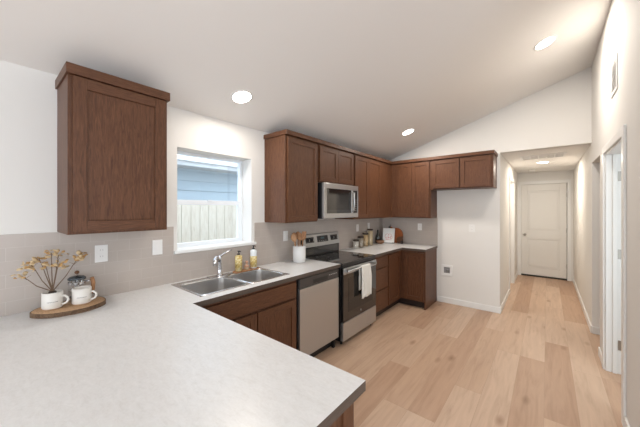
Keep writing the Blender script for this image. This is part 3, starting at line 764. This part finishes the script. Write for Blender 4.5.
# hall ceiling vent
t=thing('ceiling_vent','wide white return-air grille on the hall ceiling','vent',(-.06,5.6,HC-.01))
vx0,vx1,vy0,vy1=-.34,.22,5.36,5.74
b=MB(); b.box(vx0,vx1,vy0,vy0+.03,HC-.008,HC,trimw).box(vx0,vx1,vy1-.03,vy1,HC-.008,HC,trimw).box(vx0,vx0+.03,vy0+.03,vy1-.03,HC-.008,HC,trimw).box(vx1-.03,vx1,vy0+.03,vy1-.03,HC-.008,HC,trimw)
for k in range(1,5): xx=vx0+.03+(vx1-vx0-.06)*k/5; b.box(xx-.008,xx+.008,vy0+.03,vy1-.03,HC-.008,HC-.001,trimw)
b.build('frame',t,bevel=.002)
b=MB()
for k in range(9): y=vy0+.036+k*.0345; b.prism([(y,HC-.001),(y+.006,HC-.006),(y+.010,HC-.006),(y+.004,HC-.001)],'x',vx0+.03,vx1-.03,trimw)
b.build('louvers',t)
MB().box(vx0+.03,vx1-.03,vy0+.03,vy1-.03,HC-.001,HC,mat('vent_dark',(0.16,0.15,0.14),.8)).build('backing',t)
# smoke detector
tag(MB().lathe([(.06,0),(.06,-.018),(.048,-.034),(1e-6,-.036)],(-.24,7.35,HC),plate,24).build('smoke_detector'),'small round white smoke detector at far end of hall ceiling','smoke detector')

# ------------------------------------------------------------------ recessed lights (lamps of the room, plus an unseen one added)
def can(x,y,label,power,tilt=True,z=None,col=(1.0,0.92,0.83),r=.078,blend=.8,spot=150):
    z = cz(x) if z is None else z
    t=thing('recessed_light',label,'ceiling light',(x,y,z),'recessed ceiling lights')
    ang = -math.atan(SL) if tilt else 0
    t.rotation_euler=(0,ang,0)
    ORG[t.name]=Vector((0,0,0))
    MB().lathe([(r,-.004),(r+.016,-.004),(r+.018,0.0),(r,.0)],(0,0,0),plate,32,cap=False).build('trim_ring',t)
    MB().lathe([(1e-6,-.003),(r,-.003)],(0,0,0),emitm,32).build('diffuser',t)
    l=bpy.data.lights.new('lamp','AREA'); l.shape='DISK'; l.size=.14; l.energy=power; l.color=col
    o=bpy.data.objects.new('lamp',l); COL.objects.link(o); o.location=(x,y,z-.012); o.rotation_euler=(0,ang,0)
can(-2.036,1.427,'round recessed light nearest the kitchen window',9)
can(-1.566,3.934,'round recessed light above the range end of the kitchen',15)
can(-.017,3.496,'round recessed light near the ridge before the hall',18)
can(-.06,6.30,'round recessed light in the hall ceiling before the closed door',20,False,HC,(1.0,0.89,0.76))
can(0.2,0.3,'unseen recessed light added in the living room ceiling behind the peninsula',7)  # added fixture out of view, gives fill light from above the camera

# ------------------------------------------------------------------ canisters
lidm = mat('dark_lid', (0.045,0.030,0.022), .5)
def canister(y,h,content,label):
    x=-2.30; r=.048; z=.9142
    t=thing('canister',label,'canister',(x,y,z),'four glass canisters in a row')
    MB().lathe([(r-.003,z),(r,z+.004),(r,z+h)],(x,y,0),jarg,28).build('glass_jar',t)
    MB().lathe([(r-.004,z+.004),(r-.004,z+h*.93),(1e-6,z+h*.93)],(x,y,0),content,24).build('contents',t)
    MB().lathe([(r+.001,z+h-.004),(r+.003,z+h+.014),(r-.002,z+h+.018),(1e-6,z+h+.019)],(x,y,0),lidm,28).build('lid',t)
flour=mat('flour_white',(0.72,0.67,0.60),.9); oats=wood('oats',(0.30,0.25,0.20),(0.42,0.36,0.29),(0.52,0.46,0.38),(40,40,40),.9,3)
pasta=wood('pasta',(0.48,0.32,0.16),(0.60,0.43,0.24),(0.68,0.52,0.32),(40,40,12),.8,3); spag=wood('spaghetti',(0.55,0.42,0.25),(0.64,0.52,0.34),(0.70,0.60,0.42),(60,60,1),.7,3)
canister(3.690,.115,flour,'shortest glass canister with dark lid and white contents')
canister(3.835,.155,oats,'second shortest glass canister with greyish contents')
canister(3.985,.200,pasta,'second tallest glass canister with tan pasta')
canister(4.140,.258,spag,'tallest glass canister with pale spaghetti')

# ------------------------------------------------------------------ corner display
def boardmesh(r,ha,hl,th,m,lab,loc,tilt,nm='serving_board'):
    pts=[]; n=32
    for k in range(n):
        a=ha+.16+(2*PI-.32)*k/(n-1); pts.append((r*math.cos(a),r*math.sin(a)))
    dx,dz=math.cos(ha),math.sin(ha); px,pz=-dz,dx; R2=r+hl; hw=.017
    for s_,k2 in ((-1,r+.015),(-1,R2-.012),(-.6,R2),(.6,R2),(1,R2-.012),(1,r+.015)): pts.append((dx*k2+px*hw*s_,dz*k2+pz*hw*s_))
    zmin=min(p[1] for p in pts)
    bb=MB().prism([(p[0],p[1]-zmin) for p in pts],'y',0,th,m)
    for v in bb.bm.verts:
        y,z=v.co.y,v.co.z
        v.co.y=loc[1]+y*math.cos(tilt)+z*math.sin(tilt); v.co.z=loc[2]-y*math.sin(tilt)+z*math.cos(tilt)+th*math.sin(tilt); v.co.x+=loc[0]
    return tag(bb.build(nm,bevel=.003),lab,'board')
boardmesh(.135,2.2,.05,.016,boardw,'reddish round wooden board leaning on far backsplash behind the card',(-2.115,4.715,.9142),.16)
boardmesh(.060,.9,.02,.014,walnut,'small darker wooden board leaning in front of the reddish board',(-2.02,4.685,.9142),.16)
# picture card on an iron stand
cx,cy=-2.185,4.60
t=thing('card_stand','black metal easel stand with clip in the corner of the counter','stand',(cx,cy,.9142))
import mathutils
def tl(x,y,z): return (cx+x*.93+ y*.36, cy+x*.36-y*-.93, .9142+z)   # turned slightly toward the room
MB().tube([tl(-.085,-.02,.004),tl(.085,-.02,.004)],.004,iron).tube([tl(-.085,-.02,.004),tl(-.085,-.02,.016)],.004,iron).tube([tl(.085,-.02,.004),tl(.085,-.02,.016)],.004,iron).tube([tl(-.085,-.02,.004),tl(-.07,.05,.004),tl(.07,.05,.004),tl(.085,-.02,.004)],.004,iron).build('base',t)
MB().tube([tl(0,.0,.004),tl(0,.035,.30)],.004,iron).tube([tl(0,.05,.004),tl(0,.033,.28)],.004,iron).build('upright',t)
MB().tube([tl(-.02,.026,.285),tl(.02,.026,.285)],.010,iron).tube([tl(0,.035,.29),tl(0,.035,.325),tl(.018,.035,.325),tl(.018,.035,.31)],.004,iron).build('clip',t)
cardm=mat('card_white',(0.78,0.77,0.74),.6); red=mat('print_red',(0.50,0.09,0.10),.6); pink=mat('print_pink',(0.62,0.26,0.26),.6)
c=thing('picture_card','white card with red and pink sketch propped on the black stand','card',(cx,cy,.922))
def cl(x,d,z): # point on the tilted card: d toward the viewer
    return tl(x,-.010+z*.10-d,.010+z)
b=MB()
b.faces([cl(-.1,0,0),cl(.1,0,0),cl(.1,0,.255),cl(-.1,0,.255),cl(-.1,.003,0),cl(.1,.003,0),cl(.1,.003,.255),cl(-.1,.003,.255)],[(0,3,2,1),(4,5,6,7),(0,1,5,4),(1,2,6,5),(2,3,7,6),(3,0,4,7)],cardm)
cd=b.build('sheet',c)
b=MB()
for (ox,oz,r,m) in ((-.025,.115,.035,pink),(.02,.12,.030,red),(.045,.09,.020,red),(-.02,.075,.022,red)):
    b.tube([cl(ox+r*math.cos(a),.0035,oz+r*1.15*math.sin(a)) for a in [k*PI/8 for k in range(16)]],.0032,m,6)
b.tube([cl(-.05,.0035,.055),cl(-.02,.0035,.05),cl(.02,.0035,.055),cl(.055,.0035,.05)],.0025,pink,6)
b.build('sketch',c)
# dark bottle, wooden bowl, small dark mill
bx_,by_=-2.345,4.50
t=thing('oil_bottle','dark glass bottle standing left of the picture card','bottle',(bx_,by_,.9142))
darkgl=mat('dark_green_glass',(0.012,0.014,0.010),.12,coat=.4)
MB().lathe([(.036,.9142),(.040,.92),(.040,1.02),(.028,1.06),(.014,1.085),(.014,1.135)],(bx_,by_,0),darkgl,24).build('bottle_body',t)
MB().lathe([(.014,1.128),(.014,1.150),(1e-6,1.152)],(bx_,by_,0),black,16).build('cap',t)
bwx,bwy=-2.262,4.42
tag(MB().lathe([(.034,.9142),(.045,.918),(.070,.945),(.074,.975),(.070,.976),(.063,.948),(.030,.926),(1e-6,.924)],(bwx,bwy,0),mat('brown_bowl_wood',(0.24,0.12,0.065),.5),28).build('wooden_bowl'),'small brown wooden bowl left of the picture card','bowl')
MBm=MB().lathe([(.020,.9142),(.026,.922),(.028,.945),(.020,.962),(1e-6,.968)],(-1.975,4.675,0),mat('dark_round_pot',(0.035,0.022,0.018),.4),20)
tag(MBm.build('pinch_pot'),'tiny dark round pot right of the leaning boards','pot')

# ------------------------------------------------------------------ mug board by the left wall
ZB=.9142; bcx,bcy=-2.246,.352
pts=[]
for k in range(40):
    a=2*PI*k/40; rr=1+.02*math.sin(3*a+.5)+.012*math.sin(7*a)
    pts.append((bcx+.132*rr*math.cos(a), bcy+.172*rr*math.sin(a)))
o=MB()
o.prism([(bcx+(x-bcx)*.97,bcy+(y-bcy)*.97) for x,y in pts],'z',ZB+.0245,ZB+.0255,slicew)
o2=thing('wood_slice_board','oval live-edge wood slice board holding two mugs and a press','board',(bcx,bcy,ZB))
o.build('top_face',o2)
MB().prism(pts,'z',ZB,ZB+.0245,bark,bark,True).build('bark_rim',o2,bevel=.004)
zt=ZB+.0257
def mug(x,y,ang,label):
    t=thing('mug',label,'mug',(x,y,zt),'speckled white mugs')
    r=.047;h=.098
    MB().lathe([(r-.005,zt+.006),(r,zt+.012),(r,zt+h),(r-.004,zt+h+.001),(r-.005,zt+h-.003),(r-.006,zt+.012),(1e-6,zt+.010)],(x,y,0),mugm,32).build('cup',t)
    MB().lathe([(r-.008,zt),(r-.004,zt+.003),(r-.003,zt+.0075),(r-.012,zt+.008)],(x,y,0),mugtan,32).build('foot_ring',t)
    dx,dy=math.cos(ang),math.sin(ang)
    MB().tube([(x+dx*(r-.004+d),y+dy*(r-.004+d),zt+z) for d,z in ((0,.07),(.018,.072),(.032,.060),(.034,.045),(.025,.030),(.010,.024),(0,.024))],.006,mugm,10).build('handle',t)
    # the thin line of script on the side facing the room
    b=MB(); a0=math.atan2(-y,-x)
    for k in range(9):
        a=a0-.5+k*.11
        b.tube([(x+(r+.0003)*math.cos(a+q_),y+(r+.0003)*math.sin(a+q_),zt+.047+(.0016 if (k+i_)%2 else -.001)) for i_,q_ in enumerate((0,.04,.08,.115))],.0009,mugline,5)
    b.build('script_line',t)
mug(-2.245,.268,.95,'left white mug on the board, holding dried flower branches')
mug(-2.225,.397,.95,'right white mug on the board, standing before the french press')
# french press
fx_,fy_=-2.332,.392
t=thing('french_press','small glass french press with wooden handle behind the right mug','french press',(fx_,fy_,zt))
r=.042
MB().lathe([(r,zt+.002),(r,zt+.135)],(fx_,fy_,0),jarg,28).build('beaker',t)
MB().lathe([(r+.0025,zt),(r+.0025,zt+.022)],(fx_,fy_,0),chrome,28,cap=False).lathe([(r+.0025,zt+.105),(r+.0025,zt+.118)],(fx_,fy_,0),chrome,28,cap=False)\
    .tube([(fx_+r+.002,fy_,zt+.01),(fx_+r+.002,fy_,zt+.118)],.003,chrome,8).tube([(fx_-r-.002,fy_,zt+.01),(fx_-r-.002,fy_,zt+.118)],.003,chrome,8).build('frame',t)
MB().lathe([(r-.003,zt+.058),(r-.003,zt+.066),(1e-6,zt+.067)],(fx_,fy_,0),nickel,24).tube([(fx_,fy_,zt+.06),(fx_,fy_,zt+.17)],.0025,chrome,8).build('plunger',t)
MB().lathe([(r+.004,zt+.134),(r+.004,zt+.143),(r-.006,zt+.152),(.01,zt+.158),(1e-6,zt+.158)],(fx_,fy_,0),mat('smoky_lid',(0.11,0.13,0.15),.15,.8),28).build('lid',t)
MB().ball((fx_,fy_,zt+.178),.0125,walnut,1,1,.9).build('knob',t)
MB().tube([(fx_+.008,fy_+r+.002,zt+.115),(fx_+.01,fy_+r+.030,zt+.115)],.005,chrome,8).tube([(fx_+.01,fy_+r+.032,zt+.135),(fx_+.012,fy_+r+.038,zt+.10),(fx_+.012,fy_+r+.036,zt+.055),(fx_+.01,fy_+r+.030,zt+.03)],[.010,.012,.011,.008],spoonw,12).build('handle',t)
# dried branches standing in the left mug
mx_,my_=-2.245,.268
fl=thing('dried_branch','dried amber flower branches standing in the left white mug','dried flowers',(mx_,my_,zt+.012))
MB().lathe([(.012,zt+.0125),(.017,zt+.075),(.018,zt+.100),(.015,zt+.103),(1e-6,zt+.104)],(mx_,my_,0),mat('stem_wrap_dark',(0.05,0.035,0.025),.8),14).build('stem_wrap',fl)
base=Vector((mx_,my_,zt+.10))
tips=[((-2.215,.135,1.160),6),((-2.20,.178,1.212),10),((-2.27,.215,1.235),5),((-2.235,.262,1.268),5),((-2.25,.295,1.252),4),((-2.235,.388,1.228),9),((-2.22,.29,1.195),8),((-2.26,.24,1.19),4)]
for (tp,nf) in tips:
    T=Vector(tp); mid=(base+T)/2+Vector((random.uniform(-.01,.01),0,-.012 if abs(T.y-my_)>.08 else 0))
    P=[base+Vector((random.uniform(-.006,.006),random.uniform(-.006,.006),-.03)),base,base.lerp(mid,.6),mid,mid.lerp(T,.55)+Vector((0,0,.006)),T]
    MB().tube(P,[.0034,.0032,.0028,.0024,.002,.0016],branchm,6).build('stem',fl)
    for q in range(2):
        s_=random.uniform(.4,.9); a=mid.lerp(T,s_); e_=a+Vector((random.uniform(-.02,.02),random.uniform(-.03,.03),random.uniform(.01,.03)))
        MB().tube([a,(a+e_)/2+Vector((0,0,.003)),e_],[.0013,.001,.0008],branchm,5).build('twig',fl)
    b=MB()
    for q in range(nf*2):
        c0=T+Vector((random.gauss(0,.013),random.gauss(0,.017),random.gauss(-.004,.012)))
        d=Vector((random.uniform(-1,1),random.uniform(-1,1),random.uniform(-.3,1))).normalized()
        sd=d.cross(Vector((.3,.2,.9))).normalized(); up=d.cross(sd); L=random.uniform(.018,.034); W=L*.42
        pm=random.choice((petalm,petalm,petal2))
        b.faces([c0,c0+d*L*.35+sd*W+up*.003,c0+d*L*.75+sd*W*.8,c0+d*L+up*.004,c0+d*L*.75-sd*W*.8,c0+d*L*.35-sd*W+up*.003,c0+d*L*.5-up*.003],[(0,1,6),(1,2,6),(2,3,6),(3,4,6),(4,5,6),(5,0,6)],pm,True)
    b.build('flower',fl,solid=.0008)
